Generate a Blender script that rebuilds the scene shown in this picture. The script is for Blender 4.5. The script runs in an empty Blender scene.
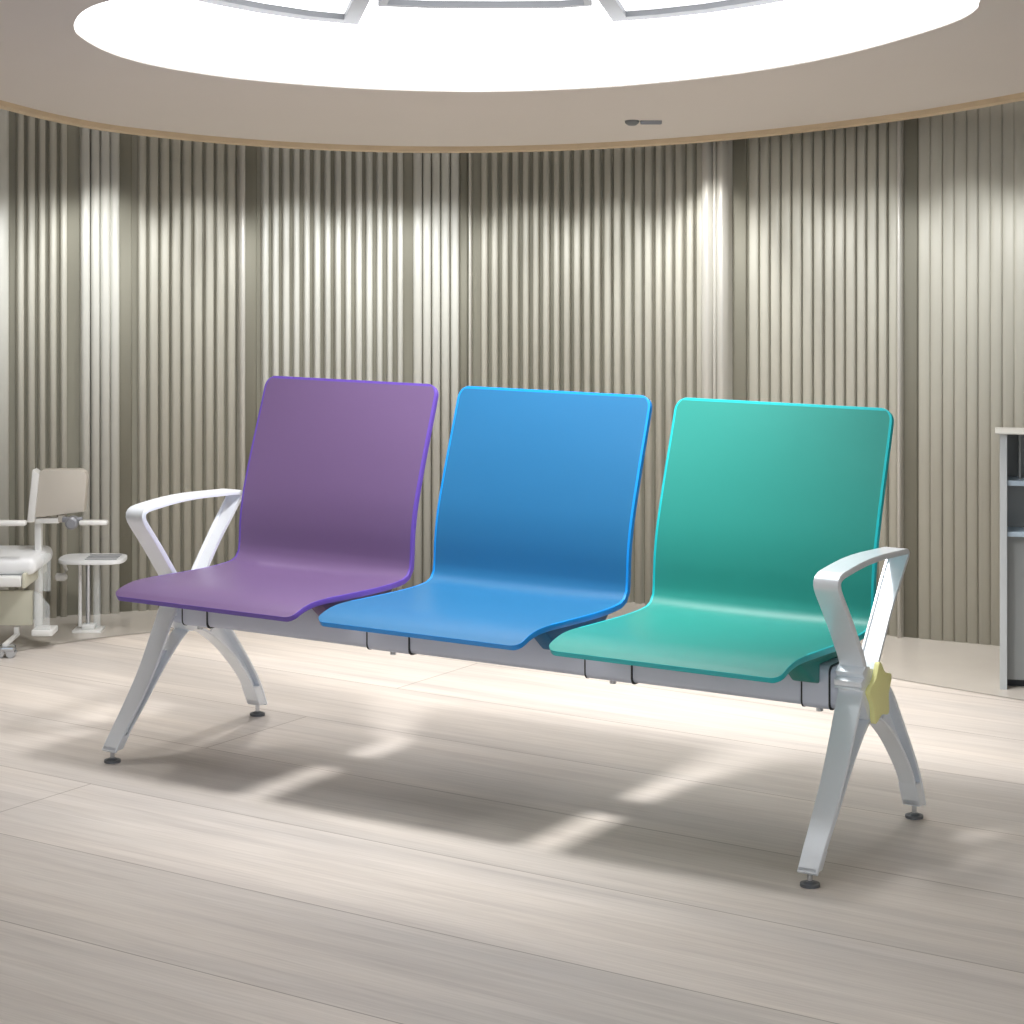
import bpy, bmesh, math, random
from mathutils import Vector, Matrix
random.seed(4)
SC = bpy.context.scene
COL = SC.collection

# ------------------------------------------------------------------ helpers
def lin(c):
    return tuple(((v/255)/12.92 if v/255 <= .04045 else ((v/255+.055)/1.055)**2.4) for v in c) + (1,)

def mat(name, rgb, rough=.5, metal=0, spec=.5, bump=0, bscale=200, vary=0, vscale=(3,3,3), emis=None, estr=0,
        alpha=1, trans=0, coat=0):
    m = bpy.data.materials.new(name); m.use_nodes = True
    nt = m.node_tree; b = nt.nodes['Principled BSDF']
    b.inputs['Base Color'].default_value = lin(rgb)
    b.inputs['Roughness'].default_value = rough
    b.inputs['Metallic'].default_value = metal
    b.inputs['Specular IOR Level'].default_value = spec
    b.inputs['Coat Weight'].default_value = coat
    b.inputs['Transmission Weight'].default_value = trans
    b.inputs['Alpha'].default_value = alpha
    if emis:
        b.inputs['Emission Color'].default_value = lin(emis); b.inputs['Emission Strength'].default_value = estr
    tc = nt.nodes.new('ShaderNodeTexCoord')
    if vary:
        mp = nt.nodes.new('ShaderNodeMapping'); mp.inputs['Scale'].default_value = vscale
        nz = nt.nodes.new('ShaderNodeTexNoise'); nz.inputs['Scale'].default_value = 1; nz.inputs['Detail'].default_value = 4
        mx = nt.nodes.new('ShaderNodeMixRGB'); mx.blend_type = 'MIX'
        a = lin(rgb)
        mx.inputs[1].default_value = tuple(x*(1-vary) for x in a[:3])+(1,)
        mx.inputs[2].default_value = tuple(min(1, x*(1+vary)) for x in a[:3])+(1,)
        nt.links.new(tc.outputs['Object'], mp.inputs[0]); nt.links.new(mp.outputs[0], nz.inputs['Vector'])
        nt.links.new(nz.outputs[0], mx.inputs[0]); nt.links.new(mx.outputs[0], b.inputs['Base Color'])
    if bump:
        nb = nt.nodes.new('ShaderNodeTexNoise'); nb.inputs['Scale'].default_value = bscale
        bp = nt.nodes.new('ShaderNodeBump'); bp.inputs['Strength'].default_value = bump; bp.inputs['Distance'].default_value = .001
        nt.links.new(tc.outputs['Object'], nb.inputs['Vector']); nt.links.new(nb.outputs[0], bp.inputs['Height'])
        nt.links.new(bp.outputs[0], b.inputs['Normal'])
    return m

def obj(name, bm, m, parent=None, smooth=None, mods=()):
    me = bpy.data.meshes.new(name)
    bmesh.ops.recalc_face_normals(bm, faces=bm.faces[:])
    if smooth:
        for f in bm.faces: f.smooth = True
        for e in bm.edges:
            e.smooth = not (len(e.link_faces) == 2 and e.calc_face_angle(0) > math.radians(smooth))
    bm.to_mesh(me); bm.free()
    for mm in (m if isinstance(m, (list, tuple)) else [m]): me.materials.append(mm)
    o = bpy.data.objects.new(name, me); COL.objects.link(o)
    if parent: o.parent = parent
    return o

def thing(name, label, cat, loc=(0, 0, 0), rz=0):
    o = bpy.data.objects.new(name, None); COL.objects.link(o)
    o.location = loc; o.rotation_euler = (0, 0, rz); o.empty_display_size = .1
    o['label'] = label; o['category'] = cat
    return o

def struct(o, label=None):
    o['kind'] = 'structure'
    if label: o['label'] = label
    return o

def box(bm, x0, x1, y0, y1, z0, z1, bev=0, mi=0, M=None, seg=2):
    t = bmesh.new()
    bmesh.ops.create_cube(t, size=1)
    for v in t.verts:
        v.co = Vector(((x0+x1)/2+v.co.x*(x1-x0), (y0+y1)/2+v.co.y*(y1-y0), (z0+z1)/2+v.co.z*(z1-z0)))
    if bev: bmesh.ops.bevel(t, geom=t.edges[:], offset=bev, segments=seg, affect='EDGES', profile=.5)
    merge(bm, t, mi, M)

def merge(bm, t, mi=0, M=None):
    vs = [bm.verts.new(M @ v.co if M else v.co) for v in t.verts]
    t.verts.index_update()
    for f in t.faces:
        try: nf = bm.faces.new([vs[v.index] for v in f.verts]); nf.material_index = mi; nf.smooth = f.smooth
        except ValueError: pass
    t.free()

def tube(bm, pts, r, seg=12, mi=0, cap=True):
    """round tube through the points"""
    pts = [Vector(p) for p in pts]; rings = []
    for i, p in enumerate(pts):
        d = (pts[min(i+1, len(pts)-1)]-pts[max(i-1, 0)]).normalized()
        up = Vector((0, 0, 1)) if abs(d.z) < .9 else Vector((1, 0, 0))
        a = d.cross(up).normalized(); b = d.cross(a)
        rr = r[i] if isinstance(r, (list, tuple)) else r
        rings.append([bm.verts.new(p+(a*math.cos(2*math.pi*k/seg)+b*math.sin(2*math.pi*k/seg))*rr) for k in range(seg)])
    for A, B in zip(rings, rings[1:]):
        for k in range(seg):
            f = bm.faces.new((A[k], A[(k+1) % seg], B[(k+1) % seg], B[k])); f.material_index = mi
    if cap:
        for R in (rings[0], rings[-1]):
            f = bm.faces.new(R); f.material_index = mi

def prism(bm, poly, x0, x1, bev=0, mi=0, axis='x'):
    """extrude a (y,z) polygon along x (or an (x,y) polygon along z)"""
    t = bmesh.new()
    def P(a, b, c): return Vector((c, a, b)) if axis == 'x' else Vector((a, b, c))
    A = [t.verts.new(P(a, b, x0)) for a, b in poly]; B = [t.verts.new(P(a, b, x1)) for a, b in poly]
    n = len(poly)
    t.faces.new(A); t.faces.new(B[::-1])
    for i in range(n): t.faces.new((A[i], A[(i+1) % n], B[(i+1) % n], B[i]))
    bmesh.ops.recalc_face_normals(t, faces=t.faces[:])
    if bev: bmesh.ops.bevel(t, geom=t.edges[:], offset=bev, segments=2, affect='EDGES', profile=.5)
    merge(bm, t, mi)

def catmull(pts, n=6, closed=False):
    out = []; N = len(pts)
    rng = range(N if closed else N-1)
    for i in rng:
        if closed: p0, p1, p2, p3 = (Vector(pts[(i+k) % N]) for k in (-1, 0, 1, 2))
        else:
            p1, p2 = Vector(pts[i]), Vector(pts[i+1])
            p0 = Vector(pts[i-1]) if i else p1*2-p2
            p3 = Vector(pts[i+2]) if i+2 < N else p2*2-p1
        for k in range(n):
            t = k/n
            out.append(.5*((2*p1)+(p2-p0)*t+(2*p0-5*p1+4*p2-p3)*t*t+(3*p1-p0-3*p2+p3)*t**3))
    if not closed: out.append(Vector(pts[-1]))
    return out

def band(bm, path, sec, wscale=None, mi=0):
    """sweep a cross-section (x, n) along a path of (y, z) points; n = left-hand normal of the path"""
    path = [Vector(p) for p in path]; rings = []
    for i, p in enumerate(path):
        d = (path[min(i+1, len(path)-1)]-path[max(i-1, 0)]).normalized()
        nrm = Vector((-d.y, d.x)); ws = wscale(i/(len(path)-1)) if wscale else 1
        rings.append([bm.verts.new((x*ws, p.x+nrm.x*n, p.y+nrm.y*n)) for x, n in sec])
    k = len(sec)
    for A, B in zip(rings, rings[1:]):
        for j in range(k):
            f = bm.faces.new((A[j], A[(j+1) % k], B[(j+1) % k], B[j])); f.material_index = mi
    bm.faces.new(rings[0]); bm.faces.new(rings[-1][::-1])

def rrect(w, t, r=.002):
    """rounded flat section, x half width w, thickness from 0 to t"""
    return [(-w+r, 0), (w-r, 0), (w, r), (w, t-r), (w-r, t), (-w+r, t), (-w, t-r), (-w, r)]

def shift_x(o, dx): o.location.x += dx

# ------------------------------------------------------------------ camera
F, H, ZC = 2187.33, 200., 1.2647
cam = bpy.data.cameras.new('camera'); co = bpy.data.objects.new('camera', cam); COL.objects.link(co)
co.location = (0, 0, ZC); co.rotation_euler = (math.pi/2, 0, 0)
cam.sensor_width = 36; cam.lens = F/1024*36; cam.shift_y = -(512-H)/1024; cam.clip_start = .05
SC.camera = co

# ------------------------------------------------------------------ materials
M_alu = mat('polished_aluminium', (244, 249, 255), rough=.3, metal=.28)
M_beam = mat('anodised_beam', (218, 223, 238), rough=.42, metal=.2)
M_chrome = mat('chrome', (200, 205, 212), rough=.15, metal=1)
M_black = mat('black_rubber', (48, 50, 56), rough=.6)
M_yellow = mat('yellow_plastic', (255, 252, 176), rough=.5)
M_steel_dark = mat('dark_glide', (112, 116, 122), rough=.4, metal=.6)

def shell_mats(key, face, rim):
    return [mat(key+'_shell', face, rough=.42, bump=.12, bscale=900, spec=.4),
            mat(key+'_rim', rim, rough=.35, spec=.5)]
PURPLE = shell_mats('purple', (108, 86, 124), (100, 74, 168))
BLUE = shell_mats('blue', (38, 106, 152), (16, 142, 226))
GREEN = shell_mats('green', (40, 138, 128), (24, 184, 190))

# ------------------------------------------------------------------ the bench
TH, BX, BY = -.5507, -.0494, 4.6825
bench = thing('waiting_bench', 'three-seat metal beam bench with purple, blue and green plastic seats in the foreground',
              'bench', (BX, BY, 0), TH)

PROFILE = [(-.286, .385), (-.262, .397), (-.225, .4055), (-.18, .408), (-.1, .4055), (0, .4025), (.06, .402),  (.110, .4035), (.142, .4085),
           (.158, .424), (.162, .450), (.165, .500), (.176, .560), (.196, .625), (.222, .700), (.247, .768), (.271, .837)]
def seat_shell(name, c, mats, label):
    path = catmull(PROFILE, 6)
    # arc length resample, dense near both ends for the rounded corners
    L = [0]
    for a, b in zip(path, path[1:]): L.append(L[-1]+(b-a).length)
    T = L[-1]; r1, r2 = .022, .028
    S = [r1*(1-math.cos(math.pi/2*k/7)) for k in range(8)]
    S += [r1+(T-r1-r2)*k/46 for k in range(1, 47)]
    S += [T-r2*(1-math.cos(math.pi/2*k/7)) for k in range(6, -1, -1)]
    W = .2505; nx = 24; cols = [-1, -.978]+[-.978+1.956*k/22 for k in range(1, 22)]+[.978, 1]; bm = bmesh.new(); rows = []
    for s in S:
        i = max(k for k in range(len(L)) if L[k] <= s+1e-9); i = min(i, len(L)-2)
        t = (s-L[i])/(L[i+1]-L[i]); p = path[i].lerp(path[i+1], t)
        d = (path[i+1]-path[i]).normalized(); n = Vector((-d.y, d.x))
        hw = W
        if s < r1: hw = W-r1+math.sqrt(max(0, r1*r1-(r1-s)**2))
        if T-s < r2: hw = W-r2+math.sqrt(max(0, r2*r2-(r2-(T-s))**2))
        u = s/T
        dish = .007*math.sin(math.pi*min(1, max(0, (u-.12)/.8)))     # gentle scoop across the width
        row = []
        for k in range(nx+1):
            a = cols[k]; x = a*hw
            dd = -dish*(1-(x/W)**2)
            row.append(bm.verts.new((x, p.x+n.x*dd, p.y+n.y*dd)))
        rows.append(row)
    for A, B in zip(rows, rows[1:]):
        for k in range(nx):
            f = bm.faces.new((A[k], A[k+1], B[k+1], B[k]))
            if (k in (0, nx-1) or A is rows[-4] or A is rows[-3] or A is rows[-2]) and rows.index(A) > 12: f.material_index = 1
    bmesh.ops.remove_doubles(bm, verts=bm.verts[:], dist=1e-5)
    bmesh.ops.recalc_face_normals(bm, faces=bm.faces[:])
    up = sum((f.normal.z for f in bm.faces))
    if up < 0: bmesh.ops.reverse_faces(bm, faces=bm.faces[:])
    for f in bm.faces: f.smooth = True
    me = bpy.data.meshes.new(name); bm.to_mesh(me); bm.free()
    for m in mats: me.materials.append(m)
    o = bpy.data.objects.new(name, me); COL.objects.link(o); o.parent = bench; o.location = (c, 0, 0)
    so = o.modifiers.new('thickness', 'SOLIDIFY'); so.thickness = .012; so.offset = -1; so.material_offset_rim = 1; so.use_even_offset = True
    bv = o.modifiers.new('edge', 'BEVEL'); bv.width = .005; bv.segments = 3; bv.limit_method = 'ANGLE'; bv.angle_limit = math.radians(50); bv.material = 1
    o['label'] = label
    # moulded supports under the pan, cupping the beam
    for sx in (-1, 1):
        b = bmesh.new()
        prism(b, [(-.15, .390), (-.085, .338), (-.05, .330), (-.048, .366), (.048, .366), (.05, .345), (.085, .352), (.13, .388)], -.022, .022, bev=.004)
        q = obj('seat_support', b, mats[0], o, smooth=40); q.location = (sx*.205, 0, 0)
    return o
seat_shell('seat_shell', -.5604, PURPLE, 'purple plastic seat and back shell')
seat_shell('seat_shell', 0, BLUE, 'bright blue plastic seat and back shell')
seat_shell('seat_shell', .5604, GREEN, 'teal green plastic seat and back shell')

# cross beam
def beam_sec(g=0):
    y0, y1, z0, z1, r = -.046-g, .046+g, .281-g, .362+g, .014
    pts = []
    for cx, cy, a0 in ((y0+r, z0+r, 180), (y1-r, z0+r, 270), (y1-r, z1-r, 0), (y0+r, z1-r, 90)):
        for k in range(5):
            a = math.radians(a0+90*k/4); pts.append((cx+r*math.cos(a), cy+r*math.sin(a)))
    return pts
bm = bmesh.new(); prism(bm, beam_sec(), -.84, .84)
obj('cross_beam', bm, M_beam, bench, smooth=30)
for a, b in ((-.808, -.735), (-.285, -.174), (.264, .373), (.748, .806)):
    bm = bmesh.new(); prism(bm, beam_sec(.0022), a, b)
    s = obj('beam_clamp', bm, M_beam, bench, smooth=30)
    for x in (a, b):
        bm = bmesh.new(); prism(bm, beam_sec(.0032), x-.0014, x+.0014)
        q = obj('clamp_seal', bm, M_black, s, smooth=30); q['label'] = 'thin black seal line'
    bm = bmesh.new()
    for yy in (-.028,):
        tube(bm, [((a+b)/2, yy, .272), ((a+b)/2, yy, .279)], .007)
    obj('clamp_bolt', bm, M_chrome, s, smooth=40)

# end frames
def round_path(pts, rad, n=6):
    """polyline with rounded corners"""
    P = [Vector(p) for p in pts]; out = [P[0]]
    for i in range(1, len(P)-1):
        a, b, c = P[i-1], P[i], P[i+1]; r = rad[i] if isinstance(rad, (list, tuple)) else rad
        u = (a-b).normalized(); v = (c-b).normalized()
        r = min(r, (a-b).length*.48, (c-b).length*.48)
        s, e = b+u*r, b+v*r
        for k in range(n+1):
            t = k/n; out.append((1-t)**2*s+2*t*(1-t)*b+t*t*e)
    out.append(P[-1]); return out

def end_frame(fx, star):
    # armrest: one bent band with lips along both edges
    path = round_path([(-.034, .352), (-.047, .385), (-.105, .462), (-.185, .558), (-.015, .573), (.213, .562), (.118, .455), (.040, .352)],
                      [0, .02, .05, .050, .08, .035, .05, 0])
    w = .0265
    sec = [(-w, .0), (-w+.002, -.003), (w-.002, -.003), (w, 0), (w, .008), (w-.005, .008), (w-.007, .004), (-w+.007, .004), (-w+.005, .008), (-w, .008)]
    sec = [(x, -n) for x, n in sec]
    bm = bmesh.new(); band(bm, path, sec, lambda t: 1-.25*math.exp(-((t-.93)/.2)**2))
    a = obj('armrest', bm, M_alu, bench, smooth=45); shift_x(a, fx)
    # hub that grips the beam end
    bm = bmesh.new()
    prism(bm, [(-.047, .30), (-.05, .335), (-.036, .365), (-.005, .362), (.02, .352), (.045, .365), (.066, .34), (.068, .30), (.045, .268), (.01, .254), (-.018, .266)], -.026, .026, bev=.004)
    prism(bm, [(-.062, .333), (-.064, .345), (-.050, .350), (-.058, .360), (-.040, .372), (-.020, .368), (-.02, .333)], -.0285, .0285, bev=.002)
    prism(bm, [(-.064, .329), (-.062, .333), (-.02, .333), (-.02, .329)], -.027, .027)
    h = obj('hub', bm, M_alu, bench, smooth=35); shift_x(h, fx)
    if star:
        bm = bmesh.new(); pts = []
        for k in range(10):
            r = .062 if k % 2 == 0 else .043; a_ = math.radians(96-36*k)
            pts.append((.018+r*math.cos(a_)*.95, .310+r*math.sin(a_)))
        pts = [tuple(p) for p in catmull(pts, 4, True)]
        prism(bm, pts, .0262, .036, bev=.001)
        s = obj('star_badge', bm, M_yellow, h, smooth=35); s['label'] = 'pale yellow star-shaped end cap'
    # front leg: outer flange, inner flange, web between them
    fo = catmull([(-.043, .334), (-.083, .262), (-.130, .182), (-.184, .111), (-.225, .063), (-.254, .028)], 5)
    fi = catmull([(.012, .262), (-.028, .236), (-.084, .184), (-.146, .116), (-.194, .066), (-.226, .028)], 5)
    ro = catmull([(.062, .335), (.113, .290), (.170, .222), (.226, .152), (.270, .090), (.300, .028)], 5)
    ri = catmull([(.012, .262), (.068, .242), (.132, .200), (.190, .146), (.236, .092), (.269, .028)], 5)
    for nm, out, inn, gy, lab in (('leg', fo, fi, -.242, 0), ('leg', ro, ri, .272, 1)):
        bm = bmesh.new()
        tp = lambda t: 1-.22*t
        sg = 1 if lab == 0 else -1
        band(bm, out, [(x, n*sg) for x, n in rrect(.0265, .007)], tp)
        band(bm, inn, [(x, -n*sg) for x, n in rrect(.022, .006)], tp)
        # web
        A = []; B = []
        for x, lst in ((-.003, A), (.003, B)):
            lst += [[bm.verts.new((x, p.x, p.y)) for p in out], [bm.verts.new((x, p.x, p.y)) for p in inn]]
        for lst in (A, B):
            for i in range(7, len(out)-1):
                bm.faces.new((lst[0][i], lst[0][i+1], lst[1][i+1], lst[1][i]))
        bm.faces.new((A[0][7], A[1][7], B[1][7], B[0][7]))
        # solid toe
        t0, t1 = out[-5], inn[-5]; e0, e1 = out[-1], inn[-1]
        prism(bm, [(t0.x, t0.y), (t1.x, t1.y), (e1.x, e1.y), (e0.x, e0.y)], -.0195, .0195, bev=.002)
        l = obj(nm, bm, M_alu, bench, smooth=40); shift_x(l, fx)
        bm = bmesh.new()
        yc = (e0.x+e1.x)/2
        tube(bm, [(0, yc, .032), (0, yc, .008)], .005, 12)
        tube(bm, [(0, yc, .009), (0, yc, .006), (0, yc, .0055), (0, yc, 0)], [.009, .013, .0185, .0185], 20, mi=1)
        g = obj('foot_glide', bm, [M_chrome, M_steel_dark], l, smooth=30); g['label'] = 'grey round levelling foot'
end_frame(-.850, False)
end_frame(.850, True)

# ------------------------------------------------------------------ the room
def place(u, v, z=0):
    Y = F*(ZC-z)/(v-H); return ((u-512)/F*Y, Y)
# ceiling plane: rises towards the viewer
CZ0, CS = 1.556, .151
def czat(y): return CZ0+CS*(5.9-y)
def cpt(u, v, dz=0):
    k = (H-v)/F; Y = (CZ0+dz+CS*5.9-ZC)/(k+CS); return ((u-512)/F*Y, Y)

# floor
M_floor = bpy.data.materials.new('wood_floor'); M_floor.use_nodes = True
nt = M_floor.node_tree; N = nt.nodes; Lk = nt.links; b = N['Principled BSDF']
tc = N.new('ShaderNodeTexCoord')
mp = N.new('ShaderNodeMapping'); mp.vector_type = 'TEXTURE'; mp.inputs['Rotation'].default_value = (0, 0, TH-.035); mp.inputs['Location'].default_value = (BX, BY, 0)
Lk.new(tc.outputs['Object'], mp.inputs[0])
def noise(scale3, detail=5, rough=.6, dist=0):
    m2 = N.new('ShaderNodeMapping'); m2.inputs['Scale'].default_value = scale3
    n2 = N.new('ShaderNodeTexNoise'); n2.inputs['Scale'].default_value = 1; n2.inputs['Detail'].default_value = detail
    n2.inputs['Roughness'].default_value = rough; n2.inputs['Distortion'].default_value = dist
    Lk.new(mp.outputs[0], m2.inputs[0]); Lk.new(m2.outputs[0], n2.inputs['Vector']); return n2
def ramp(src, stops):
    r = N.new('ShaderNodeValToRGB'); el = r.color_ramp.elements
    el[0].position, el[0].color = stops[0][0], stops[0][1]; el[1].position, el[1].color = stops[-1][0], stops[-1][1]
    for p, c in stops[1:-1]:
        e = el.new(p); e.color = c
    Lk.new(src, r.inputs[0]); return r
g1 = noise((1.1, 26, 1), 6, .65, .5)
g2 = noise((.5, 3.2, 1), 3, .5, .4)
g3 = noise((5, 160, 1), 3, .6)
r1 = ramp(g1.outputs[0], [(.3, lin((222, 216, 212))), (.5, lin((236, 231, 226))), (.7, lin((245, 240, 236)))])
r2 = ramp(g2.outputs[0], [(.35, lin((218, 214, 211))), (.65, lin((255, 248, 240)))])
mul = N.new('ShaderNodeMixRGB'); mul.blend_type = 'MULTIPLY'; mul.inputs[0].default_value = .8
Lk.new(r1.outputs[0], mul.inputs[1]); Lk.new(r2.outputs[0], mul.inputs[2])
r3 = ramp(g3.outputs[0], [(.35, (.86, .85, .84, 1)), (.6, (1, 1, 1, 1))])
mul2 = N.new('ShaderNodeMixRGB'); mul2.blend_type = 'MULTIPLY'; mul2.inputs[0].default_value = .6
Lk.new(mul.outputs[0], mul2.inputs[1]); Lk.new(r3.outputs[0], mul2.inputs[2])
br = N.new('ShaderNodeTexBrick'); br.inputs['Scale'].default_value = 1; br.inputs['Brick Width'].default_value = 24; br.inputs['Row Height'].default_value = .37
br.inputs['Mortar Size'].default_value = .0016; br.inputs['Mortar Smooth'].default_value = .3; br.offset = .37
br.inputs['Color1'].default_value = (1, 1, 1, 1); br.inputs['Color2'].default_value = (.86, .865, .87, 1); br.inputs['Mortar'].default_value = (.42, .38, .35, 1)
m3 = N.new('ShaderNodeMapping'); m3.inputs['Location'].default_value = (.75, .43+.37*4, 0)
Lk.new(mp.outputs[0], m3.inputs[0]); Lk.new(m3.outputs[0], br.inputs['Vector'])
mul3 = N.new('ShaderNodeMixRGB'); mul3.blend_type = 'MULTIPLY'; mul3.inputs[0].default_value = .9
Lk.new(mul2.outputs[0], mul3.inputs[1]); Lk.new(br.outputs['Color'], mul3.inputs[2]); Lk.new(mul3.outputs[0], b.inputs['Base Color'])
b.inputs['Roughness'].default_value = .42; b.inputs['Specular IOR Level'].default_value = .35
bp = N.new('ShaderNodeBump'); bp.inputs['Strength'].default_value = .15; bp.inputs['Distance'].default_value = .001
Lk.new(g3.outputs[0], bp.inputs['Height']); Lk.new(bp.outputs[0], b.inputs['Normal'])
bm = bmesh.new(); box(bm, -3.3, 3.3, -1.5, 7.4, -.05, 0)
struct(obj('floor', bm, M_floor))

# wall line on the floor, read as (u, v) of its foot
foot = [(0, 622), (90, 614), (150, 610), (250, 601), (340, 595), (430, 592), (560, 596), (640, 603), (760, 620), (900, 636.5), (1024, 648)]
wl = [Vector(place(u, v)) for u, v in foot]
left_dir = (wl[0]-wl[1]).normalized(); right_dir = (wl[-1]-wl[-2]).normalized()
wl = [wl[0]+left_dir*1.9] + [wl[0]+left_dir*.6] + wl + [wl[-1]+right_dir*.6, wl[-1]+right_dir*1.9]
wl = catmull(wl, 8)
def wall_at(u):
    """point and unit normal (towards the room) of the wall on the ray through column u"""
    k = (u-512)/F
    for a, b_ in zip(wl, wl[1:]):
        fa, fb = a.x-k*a.y, b_.x-k*b_.y
        if fa <= 0 <= fb:
            t = -fa/(fb-fa) if fb != fa else 0; p = a.lerp(b_, t); d = (b_-a).normalized(); return p, Vector((d.y, -d.x)), d
    return None
M_wall = mat('wall_backing', (134, 131, 117), rough=.7, vary=.12, vscale=(6, 6, .6))
M_slat = mat('taupe_slats', (190, 187, 174), rough=.5, vary=.12, vscale=(30, 30, .8), spec=.5)
M_slat2 = mat('pale_slats', (206, 205, 196), rough=.45, vary=.1, vscale=(30, 30, .8), spec=.5)
M_pil = mat('pale_metal_pilaster', (206, 203, 194), rough=.35, spec=.6, metal=.1)
bm = bmesh.new(); WT = 1.78
vs = [(bm.verts.new((p.x, p.y, 0)), bm.verts.new((p.x, p.y, WT))) for p in wl]
for a, b_ in zip(vs, vs[1:]): bm.faces.new((a[0], b_[0], b_[1], a[1]))
ext = bmesh.ops.extrude_face_region(bm, geom=bm.faces[:])
for v in ext['geom']:
    if isinstance(v, bmesh.types.BMVert): v.co.y += .08
struct(obj('wall_back', bm, M_wall))

def slat(bm, u, wpx, depth, rnd=.35, mi=0, base=0):
    r = wall_at(u)
    if not r: return
    p, n, d = r; w = wpx/F*p.y/2/max(.5, abs(d.x))
    sec = [(-w, -.004), (-w, depth*(1-rnd)), (-w*.72, depth*.93), (-w*.3, depth), (w*.3, depth), (w*.72, depth*.93), (w, depth*(1-rnd)), (w, -.004)]
    A = []; B = []
    for a, o in sec:
        q = p+d*a+n*(o+base)
        A.append(bm.verts.new((q.x, q.y, 0))); B.append(bm.verts.new((q.x, q.y, WT-.06)))
    for i in range(len(sec)-1): 
        f = bm.faces.new((A[i], A[i+1], B[i+1], B[i])); f.material_index = mi; f.smooth = 0 < i < len(sec)-2
    bm.faces.new(A); bm.faces.new(B)
panels = [  # u0, u1, pitch, batten px, depth, material
    (-330, -12, 10.5, 6, .022, M_slat), (-10, 8, 18, 15, .03, M_slat2),
    (14, 68, 10.4, 6, .022, M_slat), (79, 119, 9.5, 8.6, .030, M_slat2), (136, 236, 11, 7.6, .018, M_slat),
    (259, 405, 10.5, 5.8, .022, M_slat2), (413, 460, 10, 8.4, .020, M_slat2), (480, 708, 10.6, 6, .022, M_slat),
    (750, 900, 11, 7.8, .015, M_slat), (919, 1075, 11.6, 10.5, .010, M_slat), (1080, 1400, 11, 7, .02, M_slat)]
k = 1
for u0, u1, pitch, wpx, dep, m in panels:
    bm = bmesh.new(); n = max(1, round((u1-u0)/pitch))
    for i in range(n):
        slat(bm, u0+(i+.5)*(u1-u0)/n, wpx*random.uniform(.93, 1.07), dep*random.uniform(.9, 1.08))
    if bm.verts: struct(obj(f'trim_{k}', bm, m)); k += 1
    else: bm.free()
for parts in (((240, 5.5, .034),), ((714, 9, .05), (722, 3.5, .044), (729, 8, .052)), ((902, 4, .03), ), ((471, 3, .026),)):
    bm = bmesh.new()
    for u, w, dp in parts: slat(bm, u, w, dp, .5)
    struct(obj(f'trim_{k}', bm, M_pil)); k += 1
# plain strips between the slatted panels
for u, w in ((249.5, 13), (125, 13), (740, 13), (911, 13), (464, 7)):
    bm = bmesh.new(); slat(bm, u, w, .006, .3); struct(obj(f'trim_{k}', bm, M_wall)); k += 1

# side walls, outside the view
M_side = mat('side_wall', (196, 188, 174), rough=.7, vary=.05)
for nm, x in (('wall_left', wl[0].x), ('wall_right', wl[-1].x)):
    y = wl[0].y if x < 0 else wl[-1].y
    bm = bmesh.new(); box(bm, x-.04 if x < 0 else x, x if x < 0 else x+.04, .2, y+.05, 0, 2.5); struct(obj(nm, bm, M_side))

# floor strip whose darker colour imitates the wall's reflection
M_wall_refl = mat('wall_reflection_strip', (200, 193, 184), rough=.22, vary=.05, vscale=(8, 8, 8), spec=.5)
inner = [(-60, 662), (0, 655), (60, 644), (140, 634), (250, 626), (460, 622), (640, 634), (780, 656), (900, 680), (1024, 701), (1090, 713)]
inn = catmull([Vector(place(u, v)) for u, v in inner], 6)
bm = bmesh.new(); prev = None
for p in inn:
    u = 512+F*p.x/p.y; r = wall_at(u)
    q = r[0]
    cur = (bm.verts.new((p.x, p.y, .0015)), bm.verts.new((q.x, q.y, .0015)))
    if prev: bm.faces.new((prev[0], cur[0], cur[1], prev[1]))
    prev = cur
struct(obj('trim_30', bm, M_wall_refl))

# ceiling with a round opening
M_ceil = mat('ceiling_paint', (230, 222, 215), rough=.85, vary=.03, vscale=(2, 2, 2))
edge_uv = [(0, 104), (60, 119), (130, 131), (250, 143), (380, 149.5), (512, 149.5), (640, 144), (760, 134), (900, 117), (1024, 96)]
ed = [Vector(cpt(u, v-3.5)) for u, v in edge_uv]
dl = (ed[0]-ed[1]).normalized(); dr = (ed[-1]-ed[-2]).normalized()
ed = [ed[0]+Vector((-.18, -.45)), ed[0]+Vector((-.10, -.17))] + ed + [ed[-1]+Vector((.11, -.17)), ed[-1]+Vector((.18, -.45))]
ed = catmull(ed, 6)
outer = [Vector((-2.3, .6)), Vector((-2.3, 3.5)), Vector((-2.0, 5.2))]+ed+[Vector((2.0, 5.2)), Vector((2.3, 3.5)), Vector((2.3, .6))]
op_uv = [(150, -7), (115, -.5), (93, 6), (80, 14), (74.5, 23), (74.5, 29), (79, 36), (100, 49), (130, 60), (175, 70), (250, 80.5), (350, 88.5), (430, 91.5), (500, 92), (600, 88), (700, 79), (790, 66), (860, 51), (920, 34), (960, 20), (977, 9), (979, 3)]
op = [Vector(cpt(u, v)) for u, v in op_uv]
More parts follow.
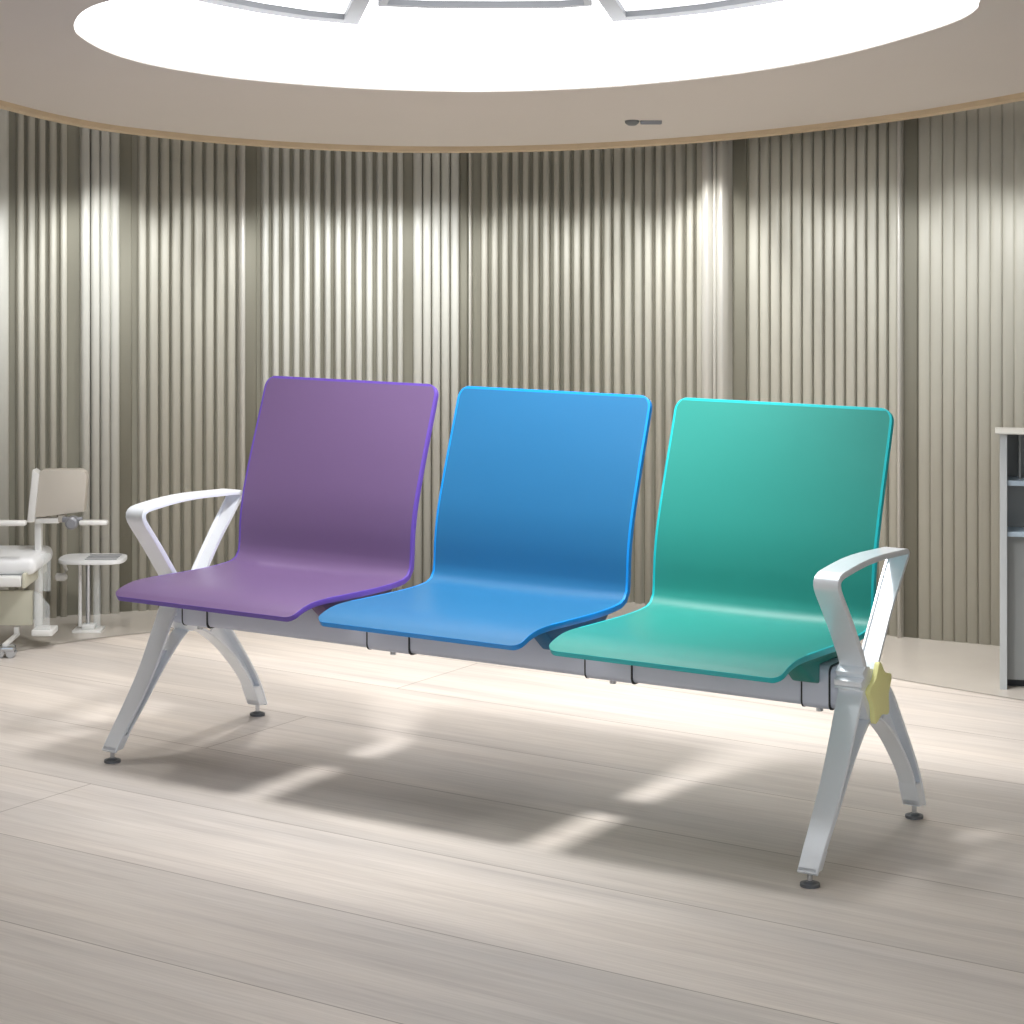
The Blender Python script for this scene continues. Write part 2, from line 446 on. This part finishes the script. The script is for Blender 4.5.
# near half mirrors the far half
cx = (Vector(cpt(74, 27)).x+op[-1].x)/2
a0 = op[-1]; b0 = op[0]
near = []
for i in range(1, 14):
    t = math.pi*i/14
    near.append(Vector((cx+(a0.x-cx)*math.cos(t)*1.0, (a0.y+(b0.y-a0.y)*i/14)-1.05*math.sin(t))))
op = catmull(op+near, 4, closed=True)
def ring_slab(outer, inner, z, th):
    bm = bmesh.new()
    for pts in (outer, inner):
        V = [bm.verts.new((p.x, p.y, z(p.y))) for p in pts]
        for i in range(len(V)): bm.edges.new((V[i], V[(i+1) % len(V)]))
    bmesh.ops.triangle_fill(bm, use_beauty=True, edges=bm.edges[:])
    e = bmesh.ops.extrude_face_region(bm, geom=bm.faces[:])
    for v in e['geom']:
        if isinstance(v, bmesh.types.BMVert): v.co.z += th
    return bm
struct(obj('ceiling', ring_slab(outer, op, czat, .004), M_ceil))
# unseen slab added above the ceiling to block world light
bm = bmesh.new()
V = [bm.verts.new((x, y, czat(y)+.27)) for x, y in ((-3.3, .2), (3.3, .2), (3.3, 7.4), (-3.3, 7.4))]
bm.faces.new(V); e = bmesh.ops.extrude_face_region(bm, geom=bm.faces[:])
for v in e['geom']:
    if isinstance(v, bmesh.types.BMVert): v.co.z += .04
struct(obj('light_block_slab', bm, M_ceil))
# timber edge strip
M_tan = mat('timber_edge', (212, 190, 158), rough=.6, vary=.15, vscale=(12, 12, 60))
bm = bmesh.new(); prev = None
for i, p in enumerate(ed):
    d = (ed[min(i+1, len(ed)-1)]-ed[max(i-1, 0)]).normalized(); n = Vector((-d.y, d.x))  # outward
    z = czat(p.y)
    sec = [(-.004, 0), (-.004, -.014), (.010, -.019), (.016, -.019), (.016, .03), (-.004, .03)]
    cur = [bm.verts.new((p.x+n.x*o, p.y+n.y*o, z+zz)) for o, zz in sec]
    if prev:
        for j in range(len(sec)): bm.faces.new((prev[j], prev[(j+1) % len(sec)], cur[(j+1) % len(sec)], cur[j]))
    prev = cur
struct(obj('trim_31', bm, M_tan))

# luminous recess of the opening
EM = 1.9
M_glow = mat('luminous_membrane', (255, 255, 255), rough=.6, emis=(252, 253, 255), estr=EM)
bm = bmesh.new(); dz = .2
lo = [bm.verts.new((p.x, p.y, czat(p.y)+.0)) for p in op]; hi = [bm.verts.new((p.x, p.y, czat(p.y)+dz)) for p in op]
n = len(op)
for i in range(n):
    # slightly outside the ceiling edge so that the rim reads crisp
    c = Vector((cx, 4.9)); 
    for vv, in ((lo[i],), (hi[i],)):
        d = (Vector((vv.co.x, vv.co.y))-c).normalized()*.001
        vv.co.x += d.x; vv.co.y += d.y
    bm.faces.new((lo[i], lo[(i+1) % n], hi[(i+1) % n], hi[i]))
bm.faces.new(hi)
sk = obj('luminous_ceiling_recess', bm, M_glow)
sk['label'] = 'large round glowing white light recess in the ceiling above the bench'; sk['category'] = 'ceiling light'
# grey framed panels hung in the recess
M_fr = mat('panel_frame_grey', (150, 152, 156), rough=.5, metal=.3)
M_pane = mat('panel_diffuser', (250, 252, 255), rough=.5, emis=(250, 252, 255), estr=1.2)
def hung(poly_uv, far, label, width, w2):
    t = thing('framed_light_panel', label, 'ceiling light')
    P = [Vector(cpt(u, v, .17)) for u, v in poly_uv]+[Vector(q) for q in far]
    c = sum(P, Vector((0, 0)))/len(P); t.location = (c.x, c.y, 0)
    # inset ring
    ins = []
    for i, p in enumerate(P):
        a = (p-P[i-1]).normalized(); b_ = (P[(i+1) % len(P)]-p).normalized()
        na, nb = Vector((-a.y, a.x)), Vector((-b_.y, b_.x)); nn = (na+nb); nn = nn/max(.3, nn.length_squared/2)
        ins.append(p+nn*width)
    def cen(pts): return sum(pts, Vector((0, 0)))/len(pts)
    if sum((q-c).length for q in ins) > sum((q-c).length for q in P):
        ins = [p*2-q for p, q in zip(P, ins)]
    bm = bmesh.new(); m = len(P)
    R = [[bm.verts.new((p.x-c.x, p.y-c.y, czat(p.y)+z)) for p in pts] for pts, z in ((P, .160), (ins, .160), (ins, .198), (P, .198))]
    for a, b_ in ((0, 1), (1, 2), (2, 3), (3, 0)):
        for i in range(m): bm.faces.new((R[a][i], R[a][(i+1) % m], R[b_][(i+1) % m], R[b_][i]))
    obj('panel_frame', bm, M_fr, t)
    bm = bmesh.new(); bm.faces.new([bm.verts.new((p.x-c.x, p.y-c.y, czat(p.y)+.175)) for p in ins])
    e = bmesh.ops.extrude_face_region(bm, geom=bm.faces[:])
    for v in e['geom']:
        if isinstance(v, bmesh.types.BMVert): v.co.z += .01
    obj('diffuser', bm, M_pane, t)
hung([(190, -5), (211, 0), (256, 8.6), (305, 16), (358, 21), (370, -4)], [(-.24, 4.9), (-.72, 4.9)], 'grey framed light panel in the ceiling recess, left one', .042, 0)
hung([(598, -4), (613, 18), (660, 14.5), (710, 9), (762, 1), (800, -6)], [(.72, 4.9), (.20, 4.9)], 'grey framed light panel in the ceiling recess, right one', .042, 0)
hung([(378, 2.5), (430, 4.5), (500, 5), (560, 4.5), (592, 2)], [(.165, 4.9), (-.21, 4.9)], 'grey framed light panel between the two corner panels of the recess', .02, 0)

# small device on the ceiling
M_dev = mat('device_grey', (120, 124, 126), rough=.5); M_dev2 = mat('device_silver', (150, 152, 156), rough=.4, metal=.4)
x, y = cpt(632, 121); z = czat(y)
dv = thing('ceiling_detector', 'small grey detector with a short bar on the ceiling near the timber edge', 'detector', (x, y, z))
bm = bmesh.new()
tube(bm, [(0, 0, .001), (0, 0, -.006), (0, 0, -.012)], [.021, .020, .012], 24)
for v in bm.verts: v.co.z += -CS*v.co.y
obj('detector_head', bm, M_dev, dv, smooth=40)
bm = bmesh.new(); box(bm, .024, .086, -.010, .014, -.010, .003, bev=.003)
obj('mounting_bar', bm, M_dev2, dv, smooth=40)

# ------------------------------------------------------------------ reception cabinet at the right edge
M_cab = mat('grey_laminate', (186, 190, 192), rough=.45, vary=.03); M_cabin = mat('grey_cabinet_inside', (136, 139, 139), rough=.5)
M_cabt = mat('pale_cabinet_top', (188, 187, 182), rough=.4); M_sh = mat('blue_grey_shelf', (168, 184, 198), rough=.4)
cx0, cy0 = place(1000, 690)
cab = thing('open_shelf_cabinet', 'grey open shelf cabinet with a pale overhanging top at the right edge of the picture', 'cabinet', (cx0, cy0, 0), -math.radians(12.2))
sc = cy0/F
def zz(v): return ZC-(v-H)*sc
W = .42; Dp = .12
def cpart(nm, a, m, bev=.001, parent=cab):
    bm = bmesh.new(); box(bm, *a, bev=bev); return obj(nm, bm, m, parent)
cpart('side_panel', (0, .018, 0, Dp, 0, zz(434)), M_cab)
cpart('side_panel', (W-.018, W, 0, Dp, 0, zz(434)), M_cab)
cpart('back_panel', (.018, W-.018, Dp-.012, Dp, .02, zz(434)), M_cabin, 0)
cpart('cabinet_top', (-.012, W+.012, -.012, Dp+.003, zz(434), zz(432)), M_cabt, .002)
cpart('shelf', (.018, W-.018, .01, Dp-.012, zz(486), zz(481)), M_sh, .001)
cpart('shelf', (.018, W-.018, .01, Dp-.012, zz(537), zz(532.5)), M_sh, .001)
cpart('divider', (.048, .053, .05, Dp-.012, zz(481), zz(434)), M_cabin, 0)
lp = cpart('lower_panel', (.018, W-.018, .03, .045, .022, zz(537)), M_cabin, 0)
cpart('toe_kick', (.018, W-.018, .05, .065, 0, .022), M_black, 0)

# ------------------------------------------------------------------ pale armchair and small table at the left edge
M_white = mat('white_vinyl', (238, 240, 242), rough=.4); M_beige = mat('beige_back', (196, 190, 180), rough=.6, vary=.04)
M_wfr = mat('white_frame', (226, 226, 224), rough=.35); M_gr = mat('grey_fitting', (140, 142, 148), rough=.4, metal=.3)
M_cream = mat('cream_panel', (206, 204, 186), rough=.5)
M_glass = mat('clear_glass', (238, 244, 246), rough=.04, alpha=.22, spec=.6)
CD = 6.2; s_ = CD/F
def cxz(u, v): return ((u-512)*s_, ZC-(v-H)*s_)
ox = cxz(30, 0)[0]
ch = thing('treatment_armchair', 'pale armchair with white padded seat and beige back by the slatted wall', 'chair', (ox, CD, 0))
def uvbox(nm, u0, u1, v0, v1, d0, d1, m, bev=.002, parent=ch, o=None, rot=None, seg=2):
    bm = bmesh.new(); x0, z1 = cxz(u0, v0); x1, z0 = cxz(u1, v1); org = ox if o is None else o
    box(bm, x0-org, x1-org, d0, d1, max(0, z0), z1, bev=bev, seg=seg)
    return obj(nm, bm, m, parent, smooth=50)
bm = bmesh.new()
x0, z1 = cxz(-70, 551); x1, z0 = cxz(45, 568)
box(bm, x0-ox, x1-ox, -.13, .12, z0, z1, bev=.020, seg=5)
obj('seat_cushion', bm, M_white, ch, smooth=60)
uvbox('seat_frame', -68, 33, 568, 578, -.15, .13, M_wfr, .004)
uvbox('seat_frame_cap', 34, 37, 565, 579, -.15, .13, M_cream, .001)
# backrest: slanted panel with a bright white edge
bm = bmesh.new()
def slant(bm, pts_uv, d0, d1, bev=.003):
    P = []
    for u, v in pts_uv:
        x, z = cxz(u, v); P.append((x-ox, z))
    t = bmesh.new()
    A = [t.verts.new((a, d0, b_)) for a, b_ in P]; B = [t.verts.new((a, d1, b_)) for a, b_ in P]
    n = len(P); t.faces.new(A); t.faces.new(B[::-1])
    for i in range(n): t.faces.new((A[i], A[(i+1) % n], B[(i+1) % n], B[i]))
    bmesh.ops.recalc_face_normals(t, faces=t.faces[:])
    if bev: bmesh.ops.bevel(t, geom=t.edges[:], offset=bev, segments=2, affect='EDGES', profile=.5)
    merge(bm, t)
slant(bm, [(36, 517), (41, 471), (44, 469), (82, 469), (86, 471.5), (88, 477), (85, 511), (60, 514)], -.02, .02)
obj('backrest', bm, M_beige, ch, smooth=40)
bm = bmesh.new(); slant(bm, [(29, 521), (34.5, 468.5), (41, 473), (36, 521)], -.028, .026, .002)
obj('backrest_edge', bm, M_wfr, ch, smooth=40)['label'] = 'white slanted side edge of the backrest'
uvbox('back_rail', 36, 60, 517.5, 523, -.012, .012, M_wfr, .003)
uvbox('back_bracket', 59, 66, 514, 522, -.014, .014, M_beige, .003)
uvbox('armrest', -60, 37, 513.5, 518.5, -.15, -.12, M_wfr, .005)
uvbox('armrest', 82, 110, 518.5, 523, -.05, -.02, M_wfr, .004)
bm = bmesh.new(); x, z = cxz(74.5, 521)
tube(bm, [(x-ox, -.052, z), (x-ox, -.046, z), (x-ox, -.015, z), (x-ox, .0, z)], [.012, .018, .018, .015], 20)
kn = obj('tilt_knob', bm, M_gr, ch, smooth=40); kn['label'] = 'grey round tilt joint'
uvbox('arm_stay', 64, 84, 516, 521, -.03, -.012, M_gr, .002)
bm = bmesh.new(); x, z0 = cxz(37, 627); _, z1 = cxz(37, 520)
box(bm, x-.010-ox, x+.010-ox, .01, .035, z0, z1, bev=.004); obj('support_column', bm, M_wfr, ch, smooth=40)
uvbox('base_panel', -66, 33, 590, 624, -.02, .0, M_cream, .001)
bm = bmesh.new(); slant(bm, [(37, 627), (37, 588), (43, 591), (53, 603), (53, 627)], -.045, -.041, 0)
obj('glass_side', bm, M_glass, ch)['label'] = 'clear glass side panel'
uvbox('glass_screen', 40, 52, 552, 590, -.02, -.016, M_glass, 0)
uvbox('base_foot', 35, 56, 627, 633, -.05, .03, M_wfr, .003)
bm = bmesh.new(); x, z = cxz(18, 640)
box(bm, x-.03-ox, x+.025-ox, -.17, -.13, .018, .032, bev=.004)
tube(bm, [(x-.014-ox, -.165, .0125), (x-.014-ox, -.135, .0125)], .0125, 16)
tube(bm, [(x+.016-ox, -.165, .0125), (x+.016-ox, -.135, .0125)], .0125, 16)
cs = obj('twin_caster', bm, M_chrome, ch, smooth=40)
bm = bmesh.new(); box(bm, x-.008-ox, x+.006-ox, -.16, .0, .030, .040, bev=.003); box(bm, x-.008-ox, x+.006-ox, -.02, -.005, .036, .058, bev=.002)
obj('base_rail', bm, M_wfr, ch, smooth=40)

TD = 6.42; s_t = TD/F
def txz(u, v): return ((u-512)*s_t, ZC-(v-H)*s_t)
tox = txz(88, 0)[0]
tb = thing('side_table', 'small white oblong table on thin posts, right of the beige chair back', 'table', (tox, TD, 0))
bm = bmesh.new()
x0, zt = txz(60, 557); x1, _ = txz(126, 557); cxm = (x0+x1)/2-tox; hw = (x1-x0)/2; poly = []
for k2 in range(40):
    a = 2*math.pi*k2/40; ca, sa = math.cos(a), math.sin(a)
    poly.append((cxm+hw*math.copysign(abs(ca)**.45, ca), .0+.07*math.copysign(abs(sa)**.6, sa)))
prism(bm, poly, zt-.012, zt, bev=.002, axis='z'); obj('table_top', bm, M_white, tb, smooth=40)
bm = bmesh.new()
for i in range(4): box(bm, cxm-.015, cxm+hw*.8, -.048+i*.026, -.040+i*.026, zt-.0005, zt+.0015)
obj('top_slots', bm, M_gr, tb)['label'] = 'grey slots along the table top'
for u, rr, m in ((80, .0055, M_wfr), (88, .007, M_chrome), (97, .011, M_glass)):
    bm = bmesh.new(); x = txz(u, 0)[0]-tox; tube(bm, [(x, 0, .012), (x, 0, zt-.012)], rr, 12)
    obj('post', bm, m, tb, smooth=40)
bm = bmesh.new(); box(bm, -.040, .044, -.04, .04, 0, .008, bev=.002); box(bm, -.016, .022, -.02, .02, .008, .022, bev=.003)
obj('base_plate', bm, M_wfr, tb, smooth=40)
bm = bmesh.new(); x, z = txz(61, 577)
tube(bm, [(x-tox-.018, 0, z), (x-tox-.012, 0, z), (x-tox+.010, 0, z), (x-tox+.018, 0, z)], [.005, .012, .012, .006], 16)
tube(bm, [(x-tox+.008, 0, z+.006), (x-tox+.016, 0, z+.02), (x-tox+.004, 0, zt-.01)], .005, 10)
obj('height_knob', bm, M_wfr, tb, smooth=40)

# ------------------------------------------------------------------ light
def spot(x, y, z, tx, ty, tz, power, size, blend, rad=.02, col=(1, .99, .97)):
    l = bpy.data.lights.new('unseen_spot', 'SPOT'); l.energy = power; l.spot_size = math.radians(size); l.spot_blend = blend
    l.shadow_soft_size = rad; l.color = col
    o = bpy.data.objects.new('unseen_spot', l); COL.objects.link(o); o.location = (x, y, z)
    o.rotation_euler = (Vector((tx, ty, tz))-Vector((x, y, z))).to_track_quat('-Z', 'Y').to_euler(); return o
for u, pw in ((-60, 5), (40, 4), (100, 6), (195, 5), (290, 6), (375, 6), (440, 5), (530, 5), (620, 5), (700, 7), (800, 4), (880, 4), (975, 4.5), (1060, 4)):
    p, nn, d = wall_at(u)
    q = p+nn*.48
    spot(q.x, q.y, czat(q.y)-.03, p.x-nn.x*.02, p.y-nn.y*.02, .84, pw*1.85, 64, .7, .02, (.96, .985, 1))
for u, pw in ((103, 1.6), (722, 4.5)):
    p, nn, d = wall_at(u); q = p+nn*.30
    spot(q.x, q.y, czat(q.y)-.02, p.x, p.y, 1.0, pw, 62, .6)  # extra spots added to brighten two pale wall columns
spot(.03, 4.45, czat(4.45)+.12, .03, 5.28, 0, 132, 96, .85, .13, (1, .985, .97))  # spot added inside the recess to firm up the bench shadow
for xx, yy in ((-1.05, 5.75), (-.35, 5.95), (.35, 5.95), (1.05, 5.55)):
    spot(xx, yy, czat(yy)-.03, xx, yy-.1, 0, 34, 78, .9, .06, (1, .965, .93))  # row of spots added to brighten the floor behind the bench

w = bpy.data.worlds.new('world'); SC.world = w; w.use_nodes = True
bg = w.node_tree.nodes['Background']; bg.inputs[0].default_value = (.90, .955, 1, 1); bg.inputs[1].default_value = 1.0

SC.view_settings.view_transform = 'Standard'; SC.view_settings.look = 'None'
SC.view_settings.gamma = 1; SC.view_settings.use_curve_mapping = False
SC.view_settings.exposure = 0
